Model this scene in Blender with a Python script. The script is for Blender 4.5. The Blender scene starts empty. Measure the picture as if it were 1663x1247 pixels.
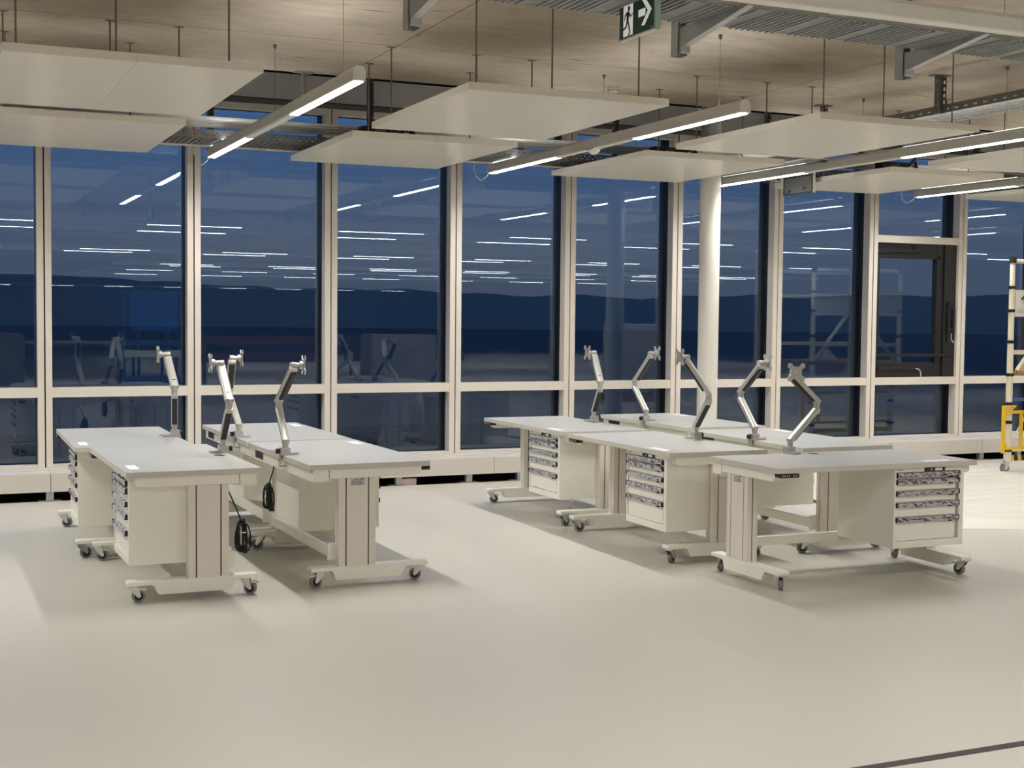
import bpy, bmesh, math, random
from mathutils import Vector, Matrix, noise
random.seed(7)
S = bpy.context.scene
COL = S.collection
PI = math.pi

# ------------------------------------------------------------------ camera, world, exposure
CAM = (-0.99644, -12.09654, 1.58)
FPX, YAW, PITCH, ROLL = 2179.72, 0.41690972, 0.05088167, 0.009698999
def cam_axes():
    cy, sy, cp, sp = math.cos(YAW), math.sin(YAW), math.cos(PITCH), math.sin(PITCH)
    f = Vector((sy*cp, cy*cp, -sp)); r = Vector((cy, -sy, 0)); u = r.cross(f)
    cr, sr = math.cos(ROLL), math.sin(ROLL)
    return cr*r + sr*u, -sr*r + cr*u, f
CR, CU, CF = cam_axes()
cam = bpy.data.cameras.new('camera'); cam_ob = bpy.data.objects.new('camera', cam); COL.objects.link(cam_ob)
cam.sensor_fit = 'HORIZONTAL'; cam.sensor_width = 36.0; cam.lens = FPX/1663*36.0
cam.clip_start = 0.05; cam.clip_end = 9000
cam_ob.matrix_world = Matrix(((CR.x, CU.x, -CF.x, CAM[0]), (CR.y, CU.y, -CF.y, CAM[1]), (CR.z, CU.z, -CF.z, CAM[2]), (0, 0, 0, 1)))
S.camera = cam_ob
S.view_settings.view_transform = 'Standard'; S.view_settings.look = 'None'
S.view_settings.gamma = 1.0; S.view_settings.use_curve_mapping = False
S.view_settings.exposure = 0.20
LAMP_GLOW = 24.0      # seen brightness of the diffusers
LAMP_WATTS = 23.5     # light sent down by each lit 1.4 m section
LAMP_UP = 13.0         # weak upward share
LAMP_SPREAD = math.radians(140)
S.cycles.max_bounces = 10; S.cycles.diffuse_bounces = 5; S.cycles.glossy_bounces = 5
S.cycles.transparent_max_bounces = 24; S.cycles.transmission_bounces = 6
S.cycles.caustics_reflective = False; S.cycles.caustics_refractive = False
S.cycles.sample_clamp_indirect = 6.0
S.cycles.use_denoising = True

W = bpy.data.worlds.new('dusk_sky'); S.world = W; W.use_nodes = True
nt = W.node_tree; nt.nodes.clear()
tc = nt.nodes.new('ShaderNodeTexCoord'); sx = nt.nodes.new('ShaderNodeSeparateXYZ')
rp = nt.nodes.new('ShaderNodeValToRGB'); bg = nt.nodes.new('ShaderNodeBackground'); wo = nt.nodes.new('ShaderNodeOutputWorld')
nt.links.new(tc.outputs['Generated'], sx.inputs[0]); nt.links.new(sx.outputs['Z'], rp.inputs[0])
nt.links.new(rp.outputs[0], bg.inputs[0]); nt.links.new(bg.outputs[0], wo.inputs[0])
rp.color_ramp.elements[0].position = 0.0; rp.color_ramp.elements[0].color = (0.050, 0.064, 0.098, 1)
rp.color_ramp.elements[1].position = 0.30; rp.color_ramp.elements[1].color = (0.035, 0.105, 0.26, 1)
e = rp.color_ramp.elements.new(0.07); e.color = (0.046, 0.072, 0.132, 1)
e = rp.color_ramp.elements.new(0.15); e.color = (0.036, 0.086, 0.195, 1)
bg.inputs[1].default_value = 1.22

# ------------------------------------------------------------------ materials
def mat(name, col, rough=0.5, metal=0.0, spec=0.5, var=0.0, vscale=8.0, bump=0.0, bscale=60.0, stretch=None):
    m = bpy.data.materials.new(name); m.use_nodes = True
    n = m.node_tree; b = n.nodes['Principled BSDF']
    b.inputs['Base Color'].default_value = (*col, 1); b.inputs['Roughness'].default_value = rough
    b.inputs['Metallic'].default_value = metal; b.inputs['Specular IOR Level'].default_value = spec
    if var or bump:
        t = n.nodes.new('ShaderNodeTexCoord'); src = t.outputs['Object']
        if stretch:
            mp = n.nodes.new('ShaderNodeMapping'); mp.inputs['Scale'].default_value = stretch
            n.links.new(src, mp.inputs[0]); src = mp.outputs[0]
    if var:
        no = n.nodes.new('ShaderNodeTexNoise'); no.inputs['Scale'].default_value = vscale; no.inputs['Detail'].default_value = 4
        n.links.new(src, no.inputs['Vector'])
        cr = n.nodes.new('ShaderNodeValToRGB')
        cr.color_ramp.elements[0].position = 0.3; cr.color_ramp.elements[1].position = 0.7
        cr.color_ramp.elements[0].color = (*[c*(1-var) for c in col], 1)
        cr.color_ramp.elements[1].color = (*[min(1, c*(1+var)) for c in col], 1)
        n.links.new(no.outputs['Fac'], cr.inputs[0]); n.links.new(cr.outputs[0], b.inputs['Base Color'])
    if bump:
        n2 = n.nodes.new('ShaderNodeTexNoise'); n2.inputs['Scale'].default_value = bscale
        n.links.new(src, n2.inputs['Vector'])
        bp = n.nodes.new('ShaderNodeBump'); bp.inputs['Strength'].default_value = bump; bp.inputs['Distance'].default_value = 0.01
        n.links.new(n2.outputs['Fac'], bp.inputs['Height']); n.links.new(bp.outputs[0], b.inputs['Normal'])
    return m
M = {}
M['floor'] = mat('floor_resin', (0.492, 0.470, 0.418), 0.42, 0, 0.35, 0.008, 0.6)
M['white'] = mat('desk_white_laminate', (0.435, 0.43, 0.408), 0.35, 0, 0.4, 0.01, 5)
M['edge'] = mat('desk_edge_band', (0.62, 0.59, 0.53), 0.5, 0, 0.3)
M['steel'] = mat('desk_grey_enamel', (0.90, 0.885, 0.80), 0.30, 0, 0.5, 0.01, 6)
M['alu'] = mat('column_aluminium', (0.80, 0.755, 0.69), 0.38, 0.1, 0.5, 0.02, 30, stretch=(1, 1, 0.05))
M['groove'] = mat('groove_shadow_grey', (0.16, 0.14, 0.12), 0.6)
M['frame'] = mat('window_frame_paint', (0.70, 0.645, 0.575), 0.45, 0, 0.4, 0.01, 4)
M['clad'] = mat('sill_cladding_paint', (0.60, 0.565, 0.52), 0.45, 0, 0.4, 0.01, 3)
M['black'] = mat('black_plastic', (0.012, 0.012, 0.014), 0.45)
M['rubber'] = mat('black_rubber', (0.008, 0.008, 0.010), 0.55)
M['doorblk'] = mat('door_black_enamel', (0.016, 0.015, 0.016), 0.4)
M['tire'] = mat('grey_tyre', (0.21, 0.21, 0.23), 0.55)
M['chrome'] = mat('zinc_plated_steel', (0.72, 0.72, 0.70), 0.28, 0.85)
M['silver'] = mat('arm_silver_paint', (0.52, 0.51, 0.48), 0.36, 0.5, 0.5)
M['darkarm'] = mat('arm_dark_cover', (0.020, 0.020, 0.020), 0.5)
M['panel'] = mat('acoustic_panel_paint', (0.94, 0.90, 0.815), 0.28, 0, 0.45, 0.01, 2)
M['lamp'] = mat('lamp_grey_housing', (0.62, 0.605, 0.56), 0.4, 0.1)
M['lampwhite'] = mat('lamp_white_cover', (0.86, 0.85, 0.81), 0.4)
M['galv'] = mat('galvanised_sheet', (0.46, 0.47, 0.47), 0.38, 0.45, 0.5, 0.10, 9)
M['galvm'] = mat('galvanised_sheet_shaded', (0.26, 0.27, 0.275), 0.5, 0.3, 0.5, 0.08, 7)  # darker copy for the tray bottom, so the ribs look lit by colour
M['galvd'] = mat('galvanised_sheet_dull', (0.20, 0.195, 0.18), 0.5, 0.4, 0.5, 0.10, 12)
M['rod'] = mat('threaded_rod', (0.20, 0.18, 0.15), 0.5, 0.5)
M['pipe'] = mat('white_slat', (0.94, 0.93, 0.88), 0.3)
M['bulk'] = mat('bulkhead_grey_sheet', (0.90, 0.89, 0.86), 0.5, 0.0, 0.4, 0.06, 3)
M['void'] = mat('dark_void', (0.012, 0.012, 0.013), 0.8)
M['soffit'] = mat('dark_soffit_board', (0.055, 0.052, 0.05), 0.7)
M['column'] = mat('column_white_paint', (0.74, 0.72, 0.66), 0.35, 0, 0.4)
M['yellow'] = mat('yellow_powder_coat', (0.80, 0.52, 0.02), 0.4)
M['scaf'] = mat('scaffold_cream_tube', (0.72, 0.66, 0.52), 0.4)
M['boards'] = mat('grey_board', (0.55, 0.53, 0.46), 0.6)
M['foil'] = mat('cream_cover_sheet', (0.60, 0.575, 0.51), 0.45, 0, 0.4, 0.03, 3)
M['paper'] = mat('white_label', (0.92, 0.91, 0.90), 0.5)
M['print'] = mat('grey_print', (0.55, 0.54, 0.53), 0.6)
M['signlit'] = mat('sign_white_backlit', (0.72, 0.71, 0.66), 0.4)
M['signlit'].node_tree.nodes['Principled BSDF'].inputs['Emission Color'].default_value = (1, 0.97, 0.90, 1)
M['signlit'].node_tree.nodes['Principled BSDF'].inputs['Emission Strength'].default_value = 0.30
M['green'] = mat('sign_green', (0.006, 0.060, 0.038), 0.35)
M['signwhite'] = mat('sign_white', (0.72, 0.71, 0.66), 0.4)
M['signedge'] = mat('sign_edge_acrylic', (0.40, 0.55, 0.50), 0.2)
M['signgrey'] = mat('sign_back_grey', (0.13, 0.132, 0.128), 0.5)
M['tape'] = mat('dark_joint', (0.055, 0.042, 0.040), 0.6, 0, 0.3, 0.15, 20)
M['wall'] = mat('hall_wall_dark', (0.16, 0.165, 0.18), 0.7)
M['wood'] = mat('plywood', (0.36, 0.22, 0.11), 0.6, 0, 0.3, 0.1, 6)
M['blue'] = mat('blue_lift_paint', (0.012, 0.10, 0.42), 0.4)
M['orange'] = mat('orange_board', (0.28, 0.13, 0.07), 0.6)
M['wrap'] = mat('stretch_wrap', (0.42, 0.42, 0.43), 0.2, 0, 0.6, 0.25, 6, 0.6, 9)
M['badge'] = mat('badge_blue_grey', (0.10, 0.10, 0.14), 0.4)
M['badgelt'] = mat('badge_light', (0.55, 0.55, 0.57), 0.4)
M['cable'] = mat('cable_pale', (0.60, 0.58, 0.50), 0.4)
M['land'] = mat('dusk_land', (0.13, 0.11, 0.12), 0.9, 0, 0.0)
M['ridge'] = mat('dusk_ridge', (0.24, 0.20, 0.19), 0.9, 0, 0.0)
M['terrace'] = mat('terrace_dark', (0.03, 0.03, 0.035), 0.8, 0, 0.1)
M['red'] = mat('red_tag', (0.45, 0.03, 0.02), 0.5)

def emis(name, col, power):
    m = bpy.data.materials.new(name); m.use_nodes = True; n = m.node_tree; n.nodes.clear()
    e = n.nodes.new('ShaderNodeEmission'); o = n.nodes.new('ShaderNodeOutputMaterial')
    e.inputs[0].default_value = (*col, 1); e.inputs[1].default_value = power
    n.links.new(e.outputs[0], o.inputs[0]); return m
M['glow'] = emis('lamp_diffuser_light', (1.0, 0.98, 0.94), LAMP_GLOW)

M['uplight'] = emis('lamp_uplight', (1.0, 0.98, 0.94), LAMP_UP)

def glass_mat():
    m = bpy.data.materials.new('coated_glass'); m.use_nodes = True; n = m.node_tree; n.nodes.clear()
    o = n.nodes.new('ShaderNodeOutputMaterial'); mx = n.nodes.new('ShaderNodeMixShader')
    tr = n.nodes.new('ShaderNodeBsdfTransparent'); gl = n.nodes.new('ShaderNodeBsdfGlossy')
    tr.inputs[0].default_value = (0.93, 0.96, 0.97, 1); gl.inputs[0].default_value = (0.80, 0.90, 1.0, 1); gl.inputs['Roughness'].default_value = 0.0
    lw = n.nodes.new('ShaderNodeLayerWeight'); lw.inputs[0].default_value = 0.5
    pw = n.nodes.new('ShaderNodeMath'); pw.operation = 'POWER'; pw.inputs[1].default_value = 4.0; n.links.new(lw.outputs['Facing'], pw.inputs[0])
    ma = n.nodes.new('ShaderNodeMath'); ma.operation = 'MULTIPLY_ADD'; ma.inputs[1].default_value = 0.9; ma.inputs[2].default_value = 0.068
    n.links.new(pw.outputs[0], ma.inputs[0]); n.links.new(ma.outputs[0], mx.inputs[0])
    n.links.new(tr.outputs[0], mx.inputs[1]); n.links.new(gl.outputs[0], mx.inputs[2]); n.links.new(mx.outputs[0], o.inputs[0])
    return m
M['glass'] = glass_mat()

def concrete_mat():
    m = bpy.data.materials.new('board_marked_concrete'); m.use_nodes = True; n = m.node_tree; b = n.nodes['Principled BSDF']
    L = n.links.new
    t = n.nodes.new('ShaderNodeTexCoord')
    def nz(scale, st, det, a, c, ca, cc):
        mp = n.nodes.new('ShaderNodeMapping'); mp.inputs['Scale'].default_value = st; L(t.outputs['Object'], mp.inputs[0])
        no = n.nodes.new('ShaderNodeTexNoise'); no.inputs['Scale'].default_value = scale; no.inputs['Detail'].default_value = det; no.inputs['Roughness'].default_value = 0.65
        L(mp.outputs[0], no.inputs['Vector'])
        r = n.nodes.new('ShaderNodeValToRGB'); r.color_ramp.elements[0].position = a; r.color_ramp.elements[1].position = c
        r.color_ramp.elements[0].color = (*ca, 1); r.color_ramp.elements[1].color = (*cc, 1); L(no.outputs['Fac'], r.inputs[0]); return r.outputs[0]
    def mul(x, y):
        k = n.nodes.new('ShaderNodeMix'); k.data_type = 'RGBA'; k.blend_type = 'MULTIPLY'; k.inputs['Factor'].default_value = 1
        L(x, k.inputs[6]); L(y, k.inputs[7]); return k.outputs[2]
    base = nz(0.9, (1, 1, 1), 3, 0.3, 0.7, (0.57, 0.51, 0.43), (0.67, 0.61, 0.52))
    grain = nz(4.0, (0.9, 2.6, 1), 8, 0.28, 0.70, (0.84, 0.835, 0.83), (1.05, 1.05, 1.05))
    blot = nz(0.55, (0.8, 1.4, 1), 5, 0.34, 0.62, (0.74, 0.73, 0.72), (1.08, 1.07, 1.05))
    stain = nz(6.0, (2.2, 0.7, 1), 5, 0.27, 0.33, (0.45, 0.44, 0.42), (1, 1, 1))
    spots = nz(3.0, (1.0, 4.5, 1), 3, 0.24, 0.33, (0.42, 0.40, 0.38), (1, 1, 1))
    col = mul(mul(mul(mul(base, grain), spots), blot), stain)
    # formwork seams every 1.25 m across, 2.5 m along
    sp = n.nodes.new('ShaderNodeSeparateXYZ'); L(t.outputs['Object'], sp.inputs[0])
    def seam(out, period, w, off):
        a = n.nodes.new('ShaderNodeMath'); a.operation = 'ADD'; a.inputs[1].default_value = off; L(out, a.inputs[0])
        q = n.nodes.new('ShaderNodeMath'); q.operation = 'PINGPONG'; q.inputs[1].default_value = period/2; L(a.outputs[0], q.inputs[0])
        c = n.nodes.new('ShaderNodeMath'); c.operation = 'GREATER_THAN'; c.inputs[1].default_value = w; L(q.outputs[0], c.inputs[0])
        r = n.nodes.new('ShaderNodeValToRGB'); r.color_ramp.elements[0].color = (0.42, 0.4, 0.38, 1); L(c.outputs[0], r.inputs[0]); return r.outputs[0]
    col = mul(col, seam(sp.outputs['Y'], 1.6, 0.006, 3.05)); col = mul(col, seam(sp.outputs['X'], 3.4, 0.005, 1.3))
    L(col, b.inputs['Base Color']); b.inputs['Roughness'].default_value = 0.75; b.inputs['Specular IOR Level'].default_value = 0.25
    return m
M['concrete'] = concrete_mat()

def handle_mat():
    m = bpy.data.materials.new('handle_striped_label_strip'); m.use_nodes = True; n = m.node_tree; b = n.nodes['Principled BSDF']; L = n.links.new
    t = n.nodes.new('ShaderNodeTexCoord'); mp = n.nodes.new('ShaderNodeMapping')
    mp.inputs['Rotation'].default_value = (0, math.radians(-24), 0); mp.inputs['Scale'].default_value = (1.0, 1, 1.3); L(t.outputs['Object'], mp.inputs[0])
    v = n.nodes.new('ShaderNodeTexNoise'); v.inputs['Scale'].default_value = 58; v.inputs['Detail'].default_value = 0.6
    m2 = n.nodes.new('ShaderNodeMapping'); m2.inputs['Scale'].default_value = (0.55, 1, 1.5); L(mp.outputs[0], m2.inputs[0]); L(m2.outputs[0], v.inputs['Vector'])
    r = n.nodes.new('ShaderNodeValToRGB'); r.color_ramp.interpolation = 'LINEAR'
    r.color_ramp.elements[0].position = 0.40; r.color_ramp.elements[0].color = (0.07, 0.065, 0.08, 1)
    r.color_ramp.elements[1].position = 0.50; r.color_ramp.elements[1].color = (0.52, 0.50, 0.52, 1)
    L(v.outputs['Fac'], r.inputs[0]); L(r.outputs[0], b.inputs['Base Color']); b.inputs['Roughness'].default_value = 0.25
    return m
M['handle'] = handle_mat()

# ------------------------------------------------------------------ mesh helpers
class MB:
    def __init__(s): s.bm = bmesh.new()
    def box(s, x0, y0, z0, x1, y1, z1, R=None):
        vs = [s.bm.verts.new((x, y, z)) for z in (z0, z1) for y in (y0, y1) for x in (x0, x1)]
        for f in ((0, 2, 3, 1), (4, 5, 7, 6), (0, 1, 5, 4), (2, 6, 7, 3), (0, 4, 6, 2), (1, 3, 7, 5)):
            s.bm.faces.new([vs[i] for i in f])
        if R is not None: bmesh.ops.transform(s.bm, matrix=R, verts=vs)
        return s
    def cyl(s, p0, p1, r, n=12, r2=None, caps=True):
        p0, p1 = Vector(p0), Vector(p1); d = (p1-p0).normalized()
        a = d.orthogonal().normalized(); b = d.cross(a); r2 = r if r2 is None else r2
        A = [s.bm.verts.new(p0+r*(a*math.cos(2*PI*i/n)+b*math.sin(2*PI*i/n))) for i in range(n)]
        B = [s.bm.verts.new(p1+r2*(a*math.cos(2*PI*i/n)+b*math.sin(2*PI*i/n))) for i in range(n)]
        for i in range(n): s.bm.faces.new((A[i], A[(i+1) % n], B[(i+1) % n], B[i]))
        if caps: s.bm.faces.new(A[::-1]); s.bm.faces.new(B)
        return s
    def prism(s, poly, axis, a, b, R=None):
        """poly of 2-D points in the plane across axis, in cyclic order (x:(y,z) y:(x,z) z:(x,y))"""
        def P(q, t): return (t, q[0], q[1]) if axis == 'x' else (q[0], t, q[1]) if axis == 'y' else (q[0], q[1], t)
        A = [s.bm.verts.new(P(q, a)) for q in poly]; B = [s.bm.verts.new(P(q, b)) for q in poly]; n = len(poly)
        for i in range(n): s.bm.faces.new((A[i], A[(i+1) % n], B[(i+1) % n], B[i]))
        s.bm.faces.new(A[::-1]); s.bm.faces.new(B)
        if R is not None: bmesh.ops.transform(s.bm, matrix=R, verts=A+B)
        return s
    def tube(s, pts, r, n=8, closed=False):
        pts = [Vector(p) for p in pts]; N = len(pts); rings = []; a = None
        for i in range(N):
            d = (pts[(i+1) % N]-pts[i-1]) if closed else (pts[min(i+1, N-1)]-pts[max(i-1, 0)])
            if d.length < 1e-9: d = Vector((0, 0, 1))
            d.normalize()
            a = d.orthogonal().normalized() if a is None else (a-d*a.dot(d)).normalized()
            b = d.cross(a)
            rings.append([s.bm.verts.new(pts[i]+r*(a*math.cos(2*PI*k/n)+b*math.sin(2*PI*k/n))) for k in range(n)])
        for i in range(N if closed else N-1):
            A, B = rings[i], rings[(i+1) % N]
            for k in range(n): s.bm.faces.new((A[k], A[(k+1) % n], B[(k+1) % n], B[k]))
        if not closed: s.bm.faces.new(rings[0][::-1]); s.bm.faces.new(rings[-1])
        return s
    def build(s, name, m, parent=None, bev=0.0, smooth=False, loc=None):
        bmesh.ops.recalc_face_normals(s.bm, faces=s.bm.faces)
        if bev:
            ed = [e for e in s.bm.edges if len(e.link_faces) == 2 and e.calc_face_angle(0) > 0.6]
            bmesh.ops.bevel(s.bm, geom=ed, offset=bev, segments=2, profile=0.6, affect='EDGES', clamp_overlap=True)
        me = bpy.data.meshes.new(name); s.bm.to_mesh(me); s.bm.free(); me.materials.append(m)
        if smooth:
            for p in me.polygons: p.use_smooth = True
            try: me.set_sharp_from_angle(angle=math.radians(40))
            except Exception: pass
        o = bpy.data.objects.new(name, me); COL.objects.link(o)
        if parent is not None: o.parent = parent
        if loc is not None: o.location = loc
        return o
def box(*a): return MB().box(*a)
def empty(name, loc=(0, 0, 0), rz=0.0):
    o = bpy.data.objects.new(name, None); o.empty_display_size = 0.1; COL.objects.link(o)
    o.location = loc; o.rotation_euler = (0, 0, rz); return o
def tag(o, label, cat, group=None, kind=None):
    o['label'] = label; o['category'] = cat
    if group: o['group'] = group
    if kind: o['kind'] = kind
    return o
def struct(o): o['kind'] = 'structure'; return o
KIDS = {}
def copy_tree(o, parent=None):
    c = o.copy(); COL.objects.link(c)
    if parent is not None: c.parent = parent
    for ch in list(o.children): copy_tree(ch, c)
    return c
def rounded(w, h, r, n=4, cx=0, cy=0):
    out = []
    for (sx_, sy_, a0) in ((1, 1, 0), (-1, 1, 90), (-1, -1, 180), (1, -1, 270)):
        for i in range(n+1):
            a = math.radians(a0+90*i/n); out.append((cx+sx_*(w/2-r)+r*math.cos(a), cy+sy_*(h/2-r)+r*math.sin(a)))
    return out
def text(name, s, size, m, parent, M4, extrude=0.0004):
    cu = bpy.data.curves.new(name, 'FONT'); cu.body = s; cu.size = size; cu.extrude = extrude; cu.align_x = 'CENTER'; cu.align_y = 'CENTER'
    f = bpy.data.objects.new(name, cu); COL.objects.link(f)
    me = bpy.data.meshes.new_from_object(f.evaluated_get(bpy.context.evaluated_depsgraph_get())); bpy.data.objects.remove(f); bpy.data.curves.remove(cu)
    me.name = name; me.materials.clear(); me.materials.append(m); o = bpy.data.objects.new(name, me); COL.objects.link(o)
    if parent is not None: o.parent = parent
    o.matrix_local = M4; return o

# ------------------------------------------------------------------ the room shell
HX0, HX1, HY0 = -14.0, 30.0, -66.0
struct(box(HX0, HY0, -0.12, HX1, -0.385, 0.0).build('floor', M['floor']))
struct(box(HX0, HY0, 3.46, HX1, -1.73, 3.95).build('ceiling', M['concrete']))
struct(box(HX0, HY0-0.2, 0.0, HX1, HY0, 3.46).build('wall_rear', M['wall']))
struct(box(HX0-0.2, HY0, 0.0, HX0, 0.0, 3.46).build('wall_left', M['wall']))
struct(box(HX1, HY0, 0.0, HX1+0.2, 0.0, 3.46).build('wall_right', M['wall']))
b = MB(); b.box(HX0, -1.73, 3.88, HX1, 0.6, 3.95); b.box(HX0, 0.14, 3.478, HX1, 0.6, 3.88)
struct(b.build('trim_1', M['void']))          # recess above the bulkhead, its shade painted black
b = MB()
for i in range(36):
    x = HX0+0.18+i*1.2525
    b.box(x+0.004, -0.30, 3.475, x+1.2485, 0.10, 3.70)
struct(b.build('trim_2', M['bulk']))
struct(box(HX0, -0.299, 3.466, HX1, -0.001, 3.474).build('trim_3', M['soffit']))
struct(box(0.4, -8.375, -0.001, 9.0, -8.33, 0.0015).build('trim_4', M['tape']))
# dark recess under the parapet cladding
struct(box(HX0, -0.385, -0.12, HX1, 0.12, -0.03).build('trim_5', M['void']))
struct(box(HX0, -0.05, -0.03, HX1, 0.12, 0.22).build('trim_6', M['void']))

SLIT = [-0.006, 1.258, 2.516, 3.758, 4.988, 6.226, 7.480, 8.751, 10.028]
SL = {i: SLIT[i] for i in range(9)}
for i in range(-10, 0): SL[i] = SLIT[0]+1.255*i
for i in range(9, 24): SL[i] = SLIT[8]+1.255*(i-8)
Z_SILL, Z_T0, Z_T1, Z_H0, Z_H1 = 0.2603, 0.841, 0.925, 3.414, 3.4659
JW, FD, GY = 0.053, 0.108, 0.165
def window(k, n):
    a, c = SL[n]+0.006, SL[n+1]-0.006
    w = struct(empty('window_%d' % k, (a, 0, Z_SILL)))
    o = Vector((a, 0, Z_SILL)); W_ = c-a
    f = MB()
    f.box(0, 0, -0.02, JW, FD, Z_H1-Z_SILL); f.box(W_-JW, 0, -0.02, W_, FD, Z_H1-Z_SILL)
    f.box(JW, 0, -0.02, W_-JW, FD, 0.0)
    f.box(JW, 0.004, Z_T0-Z_SILL, W_-JW, FD, Z_T1-Z_SILL)
    f.box(JW, 0.004, Z_H0-Z_SILL, W_-JW, FD, Z_H1-Z_SILL)
    if n == 7: f.box(JW, 0.004, 2.440-Z_SILL, W_-JW, FD, 2.520-Z_SILL)
    f.build('window_frame', M['frame'], w)
    g = MB()
    g.box(0.0, FD, -0.02, JW-0.004, GY-0.001, Z_H1-Z_SILL); g.box(W_-JW+0.004, FD, -0.02, W_, GY-0.001, Z_H1-Z_SILL)
    g.box(JW-0.004, FD, Z_T0-Z_SILL+0.006, W_-JW+0.004, GY-0.001, Z_T1-Z_SILL-0.006)
    g.box(-0.062, GY+0.02, -0.02, 0.050, GY+0.13, Z_H1-Z_SILL)
    g.box(0.050, GY+0.03, Z_T0-Z_SILL, W_-0.062, GY+0.085, Z_T1-Z_SILL)
    g.build('outer_cap', M['black'], w)
    box(-0.010, 0.035, -0.02, -0.002, 0.09, Z_H1-Z_SILL).build('gasket', M['void'], w)
    def pane(z0, z1): box(JW-0.002, GY, z0-Z_SILL, W_-JW+0.002, GY+0.012, z1-Z_SILL).build('window_pane', M['glass'], w)
    pane(Z_SILL-0.001, Z_T0+0.001)
    if n == 7: pane(2.519, Z_H0+0.001)
    else: pane(Z_T1-0.001, Z_H0+0.001)
for k, n in enumerate(range(-8, 20)): window(k+1, n)

# black balcony door in the tall opening between two mullions
def door():
    a, c = SL[7]+0.006+JW, SL[8]-0.006-JW; z0, z1 = Z_T1, 2.440
    d = struct(empty('door_1', (a, 0, z0))); w = c-a; h = z1-z0; f = MB()
    gx0, gx1, gz0, gz1 = 0.075, w-0.275, 0.165, h-0.170
    f.box(0, 0.055, 0, gx0, 0.125, h); f.box(gx1, 0.055, 0, w-0.17, 0.125, h); f.box(w-0.17, 0.035, 0, w, 0.125, h)
    f.box(gx0, 0.055, 0, gx1, 0.125, gz0); f.box(gx0, 0.055, gz1, gx1, 0.125, h)
    f.box(gx0-0.035, 0.045, gz1, gx1+0.04, 0.056, gz1+0.035); f.box(gx1, 0.045, gz0-0.03, gx1+0.04, 0.056, gz1+0.035)
    f.build('door_frame', M['doorblk'], d, 0.003)
    box(gx0-0.002, 0.10, gz0-0.002, gx1+0.002, 0.112, gz1+0.002).build('door_glass', M['glass'], d)
    b = MB(); b.box(0.01, 0.02, h-0.115, 0.22, 0.052, h-0.068); b.box(0.22, 0.025, h-0.105, 0.62, 0.05, h-0.075)
    b.build('door_closer', M['black'], d, 0.004)
    b = MB(); b.box(0.0, 0.015, gz0+0.070, w-0.02, 0.035, gz0+0.100); b.build('push_bar', M['black'], d, 0.003)
    b = MB(); b.box(w-0.125, 0.01, 0.40, w-0.085, 0.034, 0.86); b.box(w-0.065, -0.005, 0.52, w-0.035, 0.02, 0.80)
    b.cyl((w-0.09, 0.015, 0.78), (w-0.05, 0.005, 0.78), 0.014, 10); b.cyl((w-0.09, 0.015, 0.55), (w-0.05, 0.005, 0.55), 0.014, 10)
    b.build('handle', M['black'], d, 0.003)
    MB().tube([(w-0.075, 0.005, 0.50), (w-0.085, 0.0, 0.44), (w-0.06, 0.0, 0.40), (w-0.03, 0.01, 0.40)], 0.006).build('lock_loop', M['chrome'], d, 0, True)
    box(0.06, 0.035, 0.085, 0.60, 0.05, 0.115).build('lower_bolt', M['doorblk'], d, 0.003)
    MB().tube([(0.60, 0.03, 0.10), (0.645, 0.02, 0.085), (0.665, 0.02, 0.04), (0.665, 0.02, 0.003)], 0.006).build('cable', M['cable'], d, 0, True)
    MB().tube([(0.50, 0.05, h-0.006), (0.56, 0.045, h-0.06), (0.60, 0.045, h-0.01)], 0.004).build('wire', M['black'], d, 0, True)
door()

# parapet sill and cladding
b = MB()
b.box(HX0, -0.17, 0.222, HX1, -0.001, 0.2402)
struct(b.build('trim_7', M['clad'], None, 0.003))
b = MB(); x = HX0
k = 0
while x < HX1:
    b.box(x, -0.420, 0.080, x+1.996, -0.405, 0.2365); b.box(x, -0.405, 0.222, x+1.996, -0.171, 0.2365); b.box(x, -0.405, 0.080, x+1.996, -0.06, 0.088); x += 2.0
struct(b.build('baseboard_front', M['clad'], None, 0.002))
b = MB()
for i in range(-10, 20):
    for dx in (0.0, -0.70): b.box(SL[i]+dx-0.03, -0.385, -0.03, SL[i]+dx+0.03, -0.33, 0.081); b.box(SL[i]+dx-0.09, -0.385, -0.03, SL[i]+dx+0.09, -0.30, 0.004)
struct(b.build('trim_8', M['galv'], None))
tag(box(3.085, -0.372, -0.03, 3.235, -0.30, 0.060).build('foam_block', mat('pink_foam', (0.62, 0.53, 0.52), 0.7), None, 0.006), 'pale pink block wedged under the window cladding', 'block')

# round column
struct(MB().cyl((6.11, -0.80, 0), (6.11, -0.80, 3.88), 0.100, 40).build('column', M['column'], None, 0, True))

# ------------------------------------------------------------------ outside: terrace, dark land and a ridge
struct(box(-40, 0.35, -1.0, 60, 9.0, -0.25).build('terrace', M['terrace']))
struct(box(-4000, 9.0, -26, 4000, 5200, -25).build('ground_outside', M['land']))
b = MB(); prev = None
for i in range(161):
    a = math.radians(-62+124*i/160); R = 2600
    h = 58+34*noise.noise((i*0.045, 1.3, 0))+10*noise.noise((i*0.31, 4.0, 0))+3*noise.noise((i*1.3, 9.0, 0)) + 22*math.exp(-((i-62)/22.0)**2)
    x, y = R*math.sin(a), R*math.cos(a)
    cur = (b.bm.verts.new((x, y, -25)), b.bm.verts.new((x*1.06, y*1.06, h)), b.bm.verts.new((x*1.3, y*1.3, -25)))
    if prev:
        b.bm.faces.new((prev[0], cur[0], cur[1], prev[1])); b.bm.faces.new((prev[1], cur[1], cur[2], prev[2]))
    prev = cur
struct(b.build('hills_outside', M['ridge'], None, 0, True))

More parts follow.
